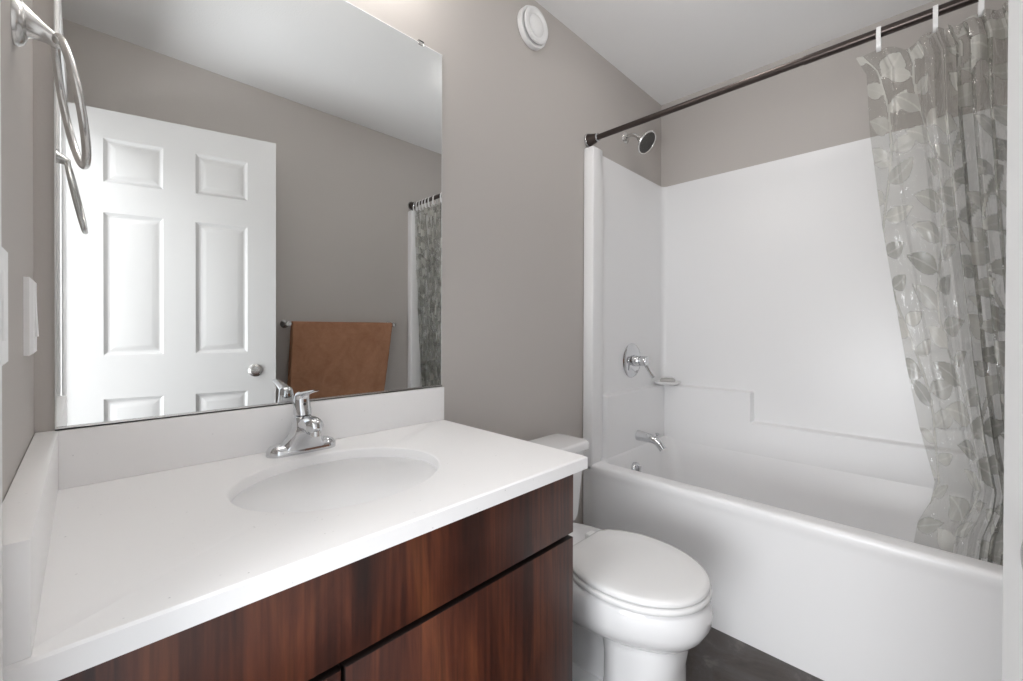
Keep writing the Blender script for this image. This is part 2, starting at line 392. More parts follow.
# ---------------------------------------------------------------- faucet
def faucet():
    fx, fy, z = 0.438, -0.066, CT
    t = thing('sink_faucet', 'chrome single-lever faucet on the countertop behind the oval basin', 'faucet', (fx, fy, z))
    bm = N(); loops = []
    for ins, h in ((0.0, 0), (0.0, 0.010), (0.002, 0.014), (0.007, 0.020), (0.016, 0.0245), (0.026, 0.026)):
        loops.append(rrect(fx - 0.079 + ins, fx + 0.079 - ins, fy - 0.029 + ins * 0.95, fy + 0.029 - ins * 0.95, max(0.029 - ins * 0.95, 0.002), z + h))
    loft(bm, loops); obj('base_plate', bm, M_chrome, t, angle=50)
    # body: broad wedge that leans forward and carries the rounded spout
    bm = N(); loops = []
    for y, zz, hx, hy in ((-0.001, 0.010, 0.062, 0.0275), (-0.002, 0.020, 0.051, 0.0280), (-0.007, 0.034, 0.040, 0.030), (-0.014, 0.048, 0.031, 0.034), (-0.016, 0.062, 0.0255, 0.035), (-0.012, 0.073, 0.0215, 0.030), (-0.006, 0.082, 0.0195, 0.0235), (-0.003, 0.088, 0.0175, 0.0185)):
        loops.append(rrect(fx - hx, fx + hx, fy + y - hy, fy + y + hy, min(hx, hy) * 0.94, z + zz, 6))
    loft(bm, loops); obj('body', bm, M_chrome, t, angle=60)
    bm = N(); pts = curve_pts([(fx, fy - 0.006, z + 0.054), (fx, fy - 0.030, z + 0.066), (fx, fy - 0.054, z + 0.072), (fx, fy - 0.076, z + 0.070), (fx, fy - 0.090, z + 0.060)], 18)
    n = len(pts); rs = [0.021 if i < n - 5 else 0.021 - 0.0026 * (i - n + 5) for i in range(n)]
    tube(bm, pts, rs, 20)
    sp = obj('spout', bm, M_chrome, t, angle=60)
    bm = N(); lathe(bm, (fx, fy - 0.084, z + 0.062), (0, -0.1, -1), [(0, 0), (0.012, 0), (0.012, 0.012), (0.010, 0.013), (0.009, 0.009), (0, 0.009)], 20); obj('aerator', bm, M_satin, sp)
    # lever: upright stem with a flat paddle swept forward
    bm = N(); loops = []
    for dy, zz, hx, hy in ((-0.002, 0.089, 0.0195, 0.0195), (-0.001, 0.099, 0.0195, 0.0185), (0.002, 0.112, 0.0185, 0.0165), (0.004, 0.124, 0.0175, 0.0155), (0.003, 0.133, 0.0165, 0.0155), (-0.001, 0.140, 0.0145, 0.0155), (-0.005, 0.144, 0.010, 0.012)):
        loops.append(rrect(fx - hx, fx + hx, fy + dy - hy, fy + dy + hy, min(hx, hy) * 0.92, z + zz, 5))
    loft(bm, loops)
    pts = [(fx, fy + 0.004, z + 0.134), (fx, fy - 0.018, z + 0.1415), (fx, fy - 0.046, z + 0.1475), (fx, fy - 0.078, z + 0.1535), (fx, fy - 0.088, z + 0.1555)]
    lp = []
    for (x, y, zz), hw, th in zip(pts, (0.0155, 0.015, 0.0125, 0.010, 0.006), (0.007, 0.0052, 0.0038, 0.003, 0.0015)):
        lp.append([Vector((x + hw * math.cos(2 * PI * k / 16), y, zz + th * math.sin(2 * PI * k / 16))) for k in range(16)])
    loft(bm, lp)
    hd = obj('lever_handle', bm, M_chrome, t, angle=60)
    bm = N(); lathe(bm, (fx, fy - 0.0145, z + 0.115), (0, -1, 0), [(0, -0.002), (0.0028, -0.002), (0.0028, 0.0006), (0, 0.0008)], 12); obj('index_dot', bm, M_black, hd)
faucet()

# ---------------------------------------------------------------- wall vent
def vent():
    t = thing('exhaust_vent', 'round white air vent high on the grey wall near the ceiling', 'vent', (1.335, 0, 2.307))
    c = (1.331, 0, 2.310)
    bm = N(); lathe(bm, c, (0, -1, 0), [(0, 0), (0.0775, 0), (0.078, 0.003), (0.078, 0.018), (0.076, 0.021), (0.066, 0.0215), (0.062, 0.012), (0, 0.012)], 56); obj('collar', bm, M_plast, t)
    bm = N(); lathe(bm, c, (0, -1, 0), [(0, 0.012), (0.02, 0.012), (0.022, 0.026), (0.067, 0.027), (0.0685, 0.030), (0.0675, 0.035), (0.062, 0.0385), (0.052, 0.0385), (0.044, 0.034), (0.041, 0.0335), (0.037, 0.037), (0.026, 0.041), (0, 0.042)], 56); obj('disc', bm, M_plast, t)
vent()

# ---------------------------------------------------------------- toilet
def egg(cx, yb, yf, hw, z, n=64, p=2.15, wb=0.55, split=0.42):
    """egg outline: back at yb, front at yf (more negative), widest nearer the back"""
    pts = []; ym = yb + (yf - yb) * split
    for i in range(n):
        a = 2 * PI * i / n; c, s = math.cos(a), math.sin(a)
        x = hw * math.copysign(abs(c) ** (2 / p), c)
        if s >= 0:   # back half, squarer
            q = 2.9; x = hw * math.copysign(abs(c) ** (2 / q), c); y = ym + (yb - ym) * abs(s) ** (2 / q)
        else: y = ym + (yf - ym) * abs(s) ** (2 / p)
        pts.append(Vector((cx + x, y, z)))
    return pts
def lid_outline(cx, yb, yf, hb, hw, z, n=72, ins=0.0):
    """toilet lid: straight back edge of half-width hb, elongated round front"""
    pts = []; yb -= ins; yf += ins; hw -= ins; hb -= ins
    ym = yb + (yf - yb) * 0.44
    k = n // 2
    front = []
    for i in range(k + 1):      # right (x+) to left through the front
        a = PI * i / k; front.append(Vector((cx + hw * math.copysign(abs(math.cos(a)) ** 0.96, math.cos(a)), ym + (yf - ym) * math.sin(a) ** 0.96, z)))
    side = []
    for i in range(1, 10):       # left side from ym to back
        s = i / 10; side.append((hw + (hb - hw) * (s ** 2.1), ym + (yb - ym) * s))
    left = [Vector((cx - a, b, z)) for a, b in side]; right = [Vector((cx + a, b, z)) for a, b in side[::-1]]
    r = min(0.02, hb * 0.3)
    back = [Vector((cx - hb, yb - r * 0.6, z)), Vector((cx - hb + r * 0.4, yb - r * 0.15, z)), Vector((cx - hb + r, yb, z)), Vector((cx + hb - r, yb, z)), Vector((cx + hb - r * 0.4, yb - r * 0.15, z)), Vector((cx + hb, yb - r * 0.6, z))]
    return front + left + back + right
TCX = 1.224
def toilet():
    cx = TCX
    t = thing('toilet', 'white two-piece toilet with closed lid between vanity and bathtub', 'toilet', (cx, -0.4, 0))
    # bowl with the exposed trapway behind, then the front pedestal and rear foot
    bm = N(); L = []
    for z, yb, yf, hw in ((0.0, -0.12, -0.60, 0.070), (0.12, -0.12, -0.60, 0.068), (0.18, -0.115, -0.62, 0.080), (0.215, -0.11, -0.655, 0.108), (0.236, -0.105, -0.685, 0.140), (0.256, -0.10, -0.706, 0.163), (0.278, -0.10, -0.726, 0.179), (0.305, -0.10, -0.740, 0.1865), (0.335, -0.10, -0.743, 0.187), (0.358, -0.11, -0.737, 0.184), (0.370, -0.12, -0.728, 0.178), (0.374, -0.13, -0.718, 0.172)):
        L.append(egg(cx, yb, yf, hw, z, split=0.46))
    loft(bm, L); obj('bowl', bm, M_porc, t, angle=60)
    bm = N(); L = []
    for z, yb, yf, hw in ((0.0, -0.45, -0.672, 0.118), (0.012, -0.448, -0.675, 0.119), (0.03, -0.45, -0.672, 0.116), (0.08, -0.455, -0.668, 0.110), (0.16, -0.455, -0.668, 0.108), (0.205, -0.45, -0.676, 0.112), (0.235, -0.45, -0.674, 0.112), (0.262, -0.45, -0.672, 0.112)):
        L.append(egg(cx, yb, yf, hw, z, p=2.5, split=0.45))
    loft(bm, L)
    loft(bm, [rrect(cx - 0.105, cx + 0.105, -0.52, -0.10, 0.05, 0.0), rrect(cx - 0.105, cx + 0.105, -0.52, -0.10, 0.05, 0.02), rrect(cx - 0.092, cx + 0.092, -0.51, -0.112, 0.05, 0.034), rrect(cx - 0.065, cx + 0.065, -0.50, -0.13, 0.05, 0.05)])
    obj('pedestal', bm, M_porc, t, angle=60)
    # rear deck that carries the tank
    bm = N(); loft(bm, [rrect(cx - 0.095, cx + 0.095, -0.33, -0.03, 0.04, 0.24), rrect(cx - 0.112, cx + 0.112, -0.36, -0.025, 0.05, 0.30), rrect(cx - 0.122, cx + 0.122, -0.37, -0.022, 0.03, 0.350), rrect(cx - 0.119, cx + 0.119, -0.365, -0.025, 0.028, 0.360), rrect(cx - 0.109, cx + 0.109, -0.355, -0.03, 0.025, 0.362)])
    obj('deck', bm, M_porc, t, angle=50)
    # seat ring and lid
    bm = N(); yb, yf = -0.335, -0.738
    loft(bm, [lid_outline(cx, yb, yf, 0.112, 0.183, 0.3755, ins=0.004), lid_outline(cx, yb, yf, 0.112, 0.183, 0.3785), lid_outline(cx, yb, yf, 0.112, 0.183, 0.3875), lid_outline(cx, yb, yf, 0.112, 0.183, 0.3915, ins=0.003), lid_outline(cx, yb, yf, 0.112, 0.183, 0.3925, ins=0.010)])
    obj('seat', bm, M_seat, t, angle=60)
    bm = N(); yf = -0.734
    loft(bm, [lid_outline(cx, yb, yf, 0.110, 0.179, 0.3950, ins=0.008), lid_outline(cx, yb, yf, 0.110, 0.179, 0.3970, ins=0.001), lid_outline(cx, yb, yf, 0.110, 0.179, 0.4045), lid_outline(cx, yb, yf, 0.110, 0.179, 0.4100, ins=0.004), lid_outline(cx, yb, yf, 0.110, 0.179, 0.4130, ins=0.014), lid_outline(cx, yb, yf, 0.110, 0.179, 0.4145, ins=0.05)])
    obj('lid', bm, M_seat, t, angle=60)
    for s in (-1, 1):
        bm = N(); box(bm, cx + s * 0.075 - 0.022, cx + s * 0.075 + 0.022, -0.340, -0.305, 0.361, 0.402, 0.008, 3); obj('hinge', bm, M_seat, t)
    # tank
    tx = cx + 0.018
    bm = N(); loft(bm, [rrect(tx - 0.165, tx + 0.165, -0.165, -0.03, 0.03, 0.3625), rrect(tx - 0.185, tx + 0.185, -0.178, -0.022, 0.03, 0.368), rrect(tx - 0.192, tx + 0.192, -0.183, -0.020, 0.03, 0.39), rrect(tx - 0.212, tx + 0.212, -0.197, -0.040, 0.03, 0.636)])
    tank = obj('tank', bm, M_porc, t, angle=50)
    bm = N(); a = [(0.0, 0.638, 0.006), (0.0, 0.642, 0.0), (0, 0.663, 0.0), (0, 0.669, 0.004), (0, 0.671, 0.012)]
    loft(bm, [rrect(tx - 0.226 + i, tx + 0.226 - i, -0.212 + i, -0.034 - i, 0.035 - i, z) for _, z, i in a]); obj('tank_lid', bm, M_porc, t, angle=50)
    bm = N(); lathe(bm, (cx - 0.155, -0.194, 0.585), (0, -1, 0), [(0, 0), (0.014, 0), (0.014, 0.006), (0.007, 0.008), (0.007, 0.016), (0, 0.016)], 20)
    tube(bm, curve_pts([(cx - 0.155, -0.207, 0.585), (cx - 0.125, -0.211, 0.583), (cx - 0.085, -0.213, 0.577)], 8), [0.007] * 8 + [0.004], 12); obj('flush_handle', bm, M_chrome, tank)
    for s in (-1, 1):
        bm = N(); lathe(bm, (cx + s * 0.088, -0.30, 0.028), (0, 0, 1), [(0, 0), (0.014, 0), (0.014, 0.008), (0.009, 0.016), (0, 0.018)], 16); obj('bolt_cap', bm, M_plast, t)
toilet()

# ---------------------------------------------------------------- bathtub and surround (one fibreglass unit)
tub = thing('bathtub_shower_unit', 'white fibreglass bathtub with moulded shower walls in the alcove', 'bathtub', (2.09, -W / 2, 0))
RZ = 0.4875
def build_tub():
    bm = N(); x0, x1, y0, y1 = FX, B - 0.003, -W + 0.003, -0.003; k = 10
    L = [rrect(x0 + 0.008, x1, y0, y1, 0.004, 0.0, k), rrect(x0 + 0.004, x1, y0, y1, 0.004, 0.10, k), rrect(x0 + 0.004, x1, y0, y1, 0.004, 0.425, k), rrect(x0 + 0.002, x1, y0, y1, 0.004, 0.447, k), rrect(x0, x1, y0, y1, 0.004, 0.455, k), rrect(x0, x1, y0, y1, 0.004, RZ - 0.014, k)]
    for a in (30, 60, 90):
        a = math.radians(a); i = 0.014 * (1 - math.cos(a)); L.append(rrect(x0 + i, x1 - i * 0.2, y0 + i * 0.2, y1 - i * 0.2, 0.004 + i, RZ - 0.014 + 0.014 * math.sin(a), k))
    L.append(rrect(x0 + 0.060, x1 - 0.030, y0 + 0.05, y1 - 0.034, 0.05, RZ + 0.001, k))
    for a in (30, 60, 90):
        a = math.radians(a); i = 0.018 * math.sin(a); L.append(rrect(x0 + 0.060 + i, x1 - 0.030 - i, y0 + 0.05 + i, y1 - 0.034 - i, 0.06, RZ + 0.001 - 0.018 * (1 - math.cos(a)), k))
    L += [rrect(x0 + 0.092, x1 - 0.064, y0 + 0.10, y1 - 0.066, 0.09, 0.40, k), rrect(x0 + 0.108, x1 - 0.086, y0 + 0.17, y1 - 0.085, 0.12, 0.26, k), rrect(x0 + 0.122, x1 - 0.105, y0 + 0.23, y1 - 0.105, 0.12, 0.175, k), rrect(x0 + 0.150, x1 - 0.135, y0 + 0.28, y1 - 0.145, 0.10, 0.135, k), rrect(x0 + 0.21, x1 - 0.19, y0 + 0.36, y1 - 0.23, 0.08, 0.122, k)]
    loft(bm, L); obj('tub', bm, M_acryl, tub, angle=50)
build_tub()
ZS = 1.943
def build_surround():
    # plan curve along the three walls, normal pointing into the shower; s measured in metres
    PX, YN, YF, R = B - 0.022, -0.022, -W + 0.022, 0.028
    xs0 = 1.765
    plan = []       # (x, y, nx, ny, tag)
    def line(p, q, n, step=0.012):
        L = math.dist(p, q); m = max(2, int(L / step))
        for i in range(m): f = i / m; plan.append((p[0] + (q[0] - p[0]) * f, p[1] + (q[1] - p[1]) * f, n[0], n[1]))
    line((xs0, YN), (PX - R, YN), (0, -1), 0.006)
    for i in range(8):
        a = PI / 2 * i / 8; plan.append((PX - R + R * math.sin(a), YN - R + R * math.cos(a), -math.sin(a), -math.cos(a)))
    line((PX, YN - R), (PX, YF + R), (-1, 0), 0.006)
    for i in range(8):
        a = PI / 2 * i / 8; plan.append((PX - R + R * math.cos(a), YF + R - R * math.sin(a), -math.cos(a), math.sin(a)))
    line((PX - R, YF), (xs0, YF), (0, 1), 0.006); plan.append((xs0, YF, 0, 1))
    zs = [0.44, 0.5, 0.6] + [0.615 + 0.0025 * i for i in range(15)] + [0.70, 0.75] + [0.77 + 0.0025 * i for i in range(13)] + [0.9, 1.2, 1.5, 1.8, 1.935, ZS - 0.006, ZS - 0.002, ZS]
    sm = lambda e0, e1, v: (lambda q: q * q * (3 - 2 * q))(min(1, max(0, (v - e0) / (e1 - e0))))
    def depth(x, y, z, nx):
        lo = 1 - sm(0.628, 0.640, z); hi = 1 - sm(0.780, 0.792, z)
        near = sm(-0.514, -0.500, y)
        side = sm(1.815, 1.830, x)
        return 0.028 * max(lo, hi * near) * side
    bm = N(); grid = []
    for z in zs:
        row = []
        for x, y, nx, ny in plan:
            d = depth(x, y, z, nx)
            if z > ZS - 0.001: d -= 0.006
            row.append(bm.verts.new((x + nx * d, y + ny * d, z)))
        grid.append(row)
    n = len(plan)
    for a, b in zip(grid[:-1], grid[1:]):
        for i in range(n - 1): bm.faces.new((a[i], a[i + 1], b[i + 1], b[i]))
    # top return to the walls
    wall = [bm.verts.new((min(B - 0.002, x - nx * 0.0 + (0.02 if nx < -0.5 else 0)), y if abs(nx) > 0.9 else (y + (0.02 if ny < 0 else -0.02 if ny > 0 else 0)), ZS)) for x, y, nx, ny in plan]
    for i in range(n - 1): bm.faces.new((grid[-1][i], grid[-1][i + 1], wall[i + 1], wall[i]))
    obj('shower_wall', bm, M_acryl, tub, angle=60)
    for s in (0, 1):    # front columns (flanges) at both ends
        f = (lambda y: y) if s == 0 else (lambda y: -W - y)
        bm = N(); y0, y1 = sorted((f(-0.002), f(-0.056)))
        box(bm, FX, 1.776, y0, y1, RZ - 0.03, ZS, 0.007, 3)
        y0, y1 = sorted((f(-0.002), f(-0.034))); box(bm, 1.765, 1.82, y0, y1, RZ - 0.03, ZS - 0.012, 0.009, 3)
        obj('flange', bm, M_acryl, tub)
    # overflow plate and drain
    bm = N(); c = Vector((2.06, -0.078, 0.388))
    lathe(bm, c, (0, -1, 0.12), [(0, -0.02), (0.033, -0.02), (0.034, 0.004), (0.031, 0.009), (0.02, 0.011), (0, 0.012)], 28); box(bm, c.x - 0.004, c.x + 0.004, c.y - 0.03, c.y - 0.008, c.z - 0.01, c.z + 0.02, 0.002); obj('overflow_plate', bm, M_chrome, tub)
    bm = N(); lathe(bm, (2.12, -0.30, 0.1215), (0, 0, 1), [(0, 0), (0.03, 0), (0.03, 0.003), (0.02, 0.004), (0, 0.004)], 24); obj('drain', bm, M_chrome, tub)
build_surround()

# ---------------------------------------------------------------- shower fittings
def fittings():
    yw = -0.022
    vc = Vector((2.11, yw, 0.940))
    t = thing('shower_valve', 'round chrome shower control with lever on the end wall above the tub spout', 'tap', vc)
    bm = N(); lathe(bm, vc, (0, -1, 0), [(0, 0), (0.090, 0), (0.091, 0.003), (0.087, 0.008), (0.07, 0.013), (0.045, 0.016), (0.04, 0.017), (0, 0.017)], 48); obj('escutcheon', bm, M_chrome, t)
    bm = N(); lathe(bm, vc, (0, -1, 0), [(0, 0.016), (0.030, 0.016), (0.029, 0.04), (0.026, 0.044), (0.024, 0.05), (0.026, 0.054), (0.026, 0.080), (0.022, 0.088), (0, 0.090)], 32); hb = obj('valve_stem', bm, M_chrome, t)
    bm = N(); p = vc + Vector((0, -0.070, 0)); tube(bm, [p, p + Vector((0.012, -0.012, -0.03)), p + Vector((0.026, -0.026, -0.065)), p + Vector((0.034, -0.036, -0.085))], [0.011, 0.009, 0.008, 0.010], 14); tube(bm, [p, p + Vector((0.02, -0.01, 0.022))], [0.009, 0.005], 10); obj('lever', bm, M_chrome, hb)
    sc_ = Vector((2.13, -0.05, 0.545))
    t = thing('tub_spout', 'chrome tub spout low on the end wall below the shower control', 'tap', sc_)
    bm = N(); pts = curve_pts([sc_ + Vector((0, 0.022, 0.0)), sc_ + Vector((0, -0.03, -0.002)), sc_ + Vector((0, -0.085, -0.008)), sc_ + Vector((0, -0.115, -0.022)), sc_ + Vector((0, -0.140, -0.050))], 20)
    tube(bm, pts, [0.029 - 0.010 * min(1, i / 14) for i in range(21)], 24); o = obj('spout', bm, M_chrome, t, angle=60)
    bm = N(); lathe(bm, sc_ + Vector((0, -0.105, 0.004)), (0, -0.15, 1), [(0, -0.01), (0.006, -0.01), (0.005, 0.014), (0.009, 0.018), (0.009, 0.024), (0, 0.026)], 16); obj('diverter_knob', bm, M_chrome, o)
    ac = Vector((2.075, 0, 2.115))
    t = thing('wall_shower', 'chrome shower head with dark face on an arm above the white shower wall', 'shower head', ac)
    bm = N(); lathe(bm, ac, (0, -1, 0), [(0, 0), (0.032, 0), (0.031, 0.004), (0.024, 0.010), (0.012, 0.014), (0, 0.014)], 32); obj('wall_flange', bm, M_satin, t)
    hc = Vector((2.085, -0.115, 2.058)); nd = Vector((-0.04, -0.78, -0.62)).normalized()
    jb = hc - nd * 0.045
    bm = N(); tube(bm, curve_pts([ac, ac + Vector((0, -0.03, 0.004)), ac + Vector((0.004, -0.055, -0.003)), jb], 14), 0.0095, 14); obj('arm', bm, M_satin, t)
    bm = N(); lathe(bm, jb, nd, [(0, -0.012), (0.012, -0.012), (0.014, 0.0), (0.013, 0.010), (0.022, 0.020), (0.045, 0.033), (0.058, 0.041), (0.060, 0.046), (0.057, 0.050), (0.052, 0.050), (0.05, 0.047), (0, 0.047)], 40); hd = obj('head', bm, M_satin, t)
    bm = N(); lathe(bm, jb, nd, [(0, 0.0475), (0.050, 0.0475), (0.050, 0.0495), (0.044, 0.0505), (0, 0.0505)], 40)
    u, v_ = frame_for(nd)
    for rr, nn in ((0.012, 6), (0.026, 12), (0.040, 18)):
        for k in range(nn):
            a = 2 * PI * k / nn; p = jb + nd * 0.0505 + (u * math.cos(a) + v_ * math.sin(a)) * rr
            lathe(bm, p, nd, [(0.0022, -0.001), (0.0016, 0.002), (0, 0.002)], 6)
    obj('nozzle_face', bm, M_noz, hd)
    # soap dish with soap in the tub corner
    dc = Vector((2.412, -0.082, 0.790))
    t = thing('soap_dish', 'small oval white soap dish in the tub corner on the moulded ledge', 'soap dish', dc)
    def oval(a, b, z): return [dc + Vector((a * math.cos(2 * PI * i / 40) * 0.7 + b * 0 , b * math.sin(2 * PI * i / 40), z)) for i in range(40)]
    def ov(a, b, z): # turned 45 degrees across the corner
        out = []
        for i in range(40):
            p, q_ = a * math.cos(2 * PI * i / 40), b * math.sin(2 * PI * i / 40)
            out.append(dc + Vector(((p - q_) * 0.7071, (-p - q_) * 0.7071, z)))
        return out
    bm = N(); loft(bm, [ov(0.050, 0.032, 0.0), ov(0.070, 0.044, 0.008), ov(0.074, 0.048, 0.016), ov(0.072, 0.046, 0.0195), ov(0.062, 0.038, 0.017), ov(0.050, 0.030, 0.011)]); obj('dish', bm, M_plast, t, angle=60)
    bm = N(); loft(bm, [ov(0.036, 0.022, 0.0115), ov(0.044, 0.028, 0.020), ov(0.042, 0.026, 0.030), ov(0.034, 0.020, 0.036), ov(0.017, 0.010, 0.038)]); tag(obj('soap_bar', bm, M_soap, None, angle=60), 'grey bar of soap lying in the oval white soap dish', 'soap')
fittings()

# ---------------------------------------------------------------- curtain rod, rings, curtain
RX, RODZ = 1.730, 1.9885
t = thing('shower_curtain_rod', 'dark bronze shower curtain rod spanning the alcove above the bathtub', 'rod', (RX, -W / 2, RODZ))
bm = N(); tube(bm, [(RX, -0.03, RODZ), (RX, -0.85, RODZ)], 0.0125, 20); tube(bm, [(RX, -0.85, RODZ), (RX, -W + 0.03, RODZ)], 0.0138, 20); obj('tube', bm, M_dark, t)
for s in (0, 1):
    y, d = (-0.001, (0, -1, 0)) if s == 0 else (-W + 0.001, (0, 1, 0))
    bm = N(); lathe(bm, (RX, y, RODZ), d, [(0, 0.005), (0.029, 0.005), (0.0285, 0.012), (0.022, 0.034), (0.0175, 0.055), (0, 0.055)], 28); e = obj('end_cap', bm, M_dark, t)
    bm = N(); lathe(bm, (RX, y, RODZ), d, [(0, 0), (0.0315, 0), (0.032, 0.006), (0.0300, 0.010), (0, 0.010)], 28); obj('chrome_band', bm, M_chrome, e); bm = N(); lathe(bm, (RX, y, RODZ), d, [(0, 0.053), (0.0192, 0.053), (0.0196, 0.057), (0.0175, 0.060), (0, 0.060)], 28); obj('chrome_band', bm, M_chrome, e)

RING_Y = [-1.036, -1.155, -1.240, -1.295, -1.335, -1.372, -1.408, -1.445, -1.480]
ring_words = ['white plastic curtain ring nearest the free edge of the curtain', 'second white curtain ring in from the free edge of the curtain', 'third white curtain ring in from the free edge of the curtain',
              'fourth white curtain ring in from the free edge of the curtain', 'fifth white curtain ring in from the free edge, among the bunched folds', 'fourth white curtain ring out from the wall opposite the mirror',
              'third white curtain ring out from the wall opposite the mirror', 'second white curtain ring out from the wall opposite the mirror', 'white curtain ring nearest the wall opposite the mirror']
def ring_mesh():
    bm = N(); n = 36; hw = 0.0052; th = 0.0014
    lp = []
    for i in range(n):
        a = 2 * PI * i / n; c, s = math.cos(a), math.sin(a)
        o = Vector((0.0165 * math.copysign(abs(c) ** 0.8, c), 0, -0.0185 + 0.0345 * math.copysign(abs(s) ** 0.9, s)))
        nn = Vector((c / 0.0165, 0, s / 0.0345)).normalized()
        lp.append([o + nn * th + Vector((0, hw, 0)), o + nn * th - Vector((0, hw, 0)), o - nn * th - Vector((0, hw, 0)), o - nn * th + Vector((0, hw, 0))])
    loft(bm, lp + [lp[0]], False, False); bmesh.ops.remove_doubles(bm, verts=bm.verts, dist=1e-6)
    return bm
first = None
for y, words in zip(RING_Y, ring_words):
    if first is None: first = o = obj('shower_curtain_ring', ring_mesh(), M_plast)
    else:
        o = first.copy(); C.objects.link(o)
    o.location = (RX, y, RODZ); tag(o, words, 'curtain ring', 'shower curtain rings on the rod')

def curtain_material():
    m = bpy.data.materials.new('clear_leaf_print_vinyl'); m.use_nodes = True; nt = m.node_tree; nt.nodes.clear()
    out = nt.nodes.new('ShaderNodeOutputMaterial')
    tr = nt.nodes.new('ShaderNodeBsdfTransparent'); tr.inputs[0].default_value = (0.775, 0.775, 0.76, 1)
    film = nt.nodes.new('ShaderNodeBsdfPrincipled'); film.inputs['Base Color'].default_value = lin('#cfccc2'); film.inputs['Roughness'].default_value = 0.12
    leaf = nt.nodes.new('ShaderNodeBsdfPrincipled'); leaf.inputs['Roughness'].default_value = 0.2
    at = nt.nodes.new('ShaderNodeAttribute'); at.attribute_name = 'leaf_print'
    at2 = nt.nodes.new('ShaderNodeAttribute'); at2.attribute_name = 'leaf_tone'
    ramp = nt.nodes.new('ShaderNodeValToRGB'); ramp.color_ramp.elements[0].color = lin('#8b8c84'); ramp.color_ramp.elements[1].color = lin('#e2e1da')
    nt.links.new(at2.outputs['Fac'], ramp.inputs['Fac']); nt.links.new(ramp.outputs['Color'], leaf.inputs['Base Color'])
    tl = nt.nodes.new('ShaderNodeBsdfTranslucent'); nt.links.new(ramp.outputs['Color'], tl.inputs['Color'])
    lm = nt.nodes.new('ShaderNodeMixShader'); lm.inputs[0].default_value = 0.4; nt.links.new(leaf.outputs[0], lm.inputs[1]); nt.links.new(tl.outputs[0], lm.inputs[2])
    m1 = nt.nodes.new('ShaderNodeMixShader'); m1.inputs[0].default_value = 0.05      # film body
    nt.links.new(tr.outputs[0], m1.inputs[1]); nt.links.new(film.outputs[0], m1.inputs[2])
    mu = nt.nodes.new('ShaderNodeMath'); mu.operation = 'MULTIPLY'; mu.inputs[1].default_value = 0.74
    nt.links.new(at.outputs['Fac'], mu.inputs[0])
    m2 = nt.nodes.new('ShaderNodeMixShader'); nt.links.new(mu.outputs[0], m2.inputs[0]); nt.links.new(m1.outputs[0], m2.inputs[1]); nt.links.new(lm.outputs[0], m2.inputs[2])
    gl = nt.nodes.new('ShaderNodeBsdfGlossy'); gl.inputs['Roughness'].default_value = 0.07
    lw = nt.nodes.new('ShaderNodeFresnel'); lw.inputs['IOR'].default_value = 1.5
    mn = nt.nodes.new('ShaderNodeMath'); mn.operation = 'MINIMUM'; mn.inputs[1].default_value = 0.32; nt.links.new(lw.outputs[0], mn.inputs[0])
    tc = nt.nodes.new('ShaderNodeTexCoord'); mp = nt.nodes.new('ShaderNodeMapping'); mp.inputs['Scale'].default_value = (14, 14, 5); nz = nt.nodes.new('ShaderNodeTexNoise'); nz.inputs['Scale'].default_value = 1.6; nz.inputs['Detail'].default_value = 3; nz.inputs['Distortion'].default_value = 1.2
    bp = nt.nodes.new('ShaderNodeBump'); bp.inputs['Strength'].default_value = 0.9; bp.inputs['Distance'].default_value = 0.02
    nt.links.new(tc.outputs['Object'], mp.inputs['Vector']); nt.links.new(mp.outputs['Vector'], nz.inputs['Vector']); nt.links.new(nz.outputs['Fac'], bp.inputs['Height']); nt.links.new(bp.outputs['Normal'], gl.inputs['Normal'])
    m3 = nt.nodes.new('ShaderNodeMixShader'); nt.links.new(mn.outputs[0], m3.inputs[0]); nt.links.new(m2.outputs[0], m3.inputs[1]); nt.links.new(gl.outputs[0], m3.inputs[2])
    nt.links.new(m3.outputs[0], out.inputs[0])
    return m

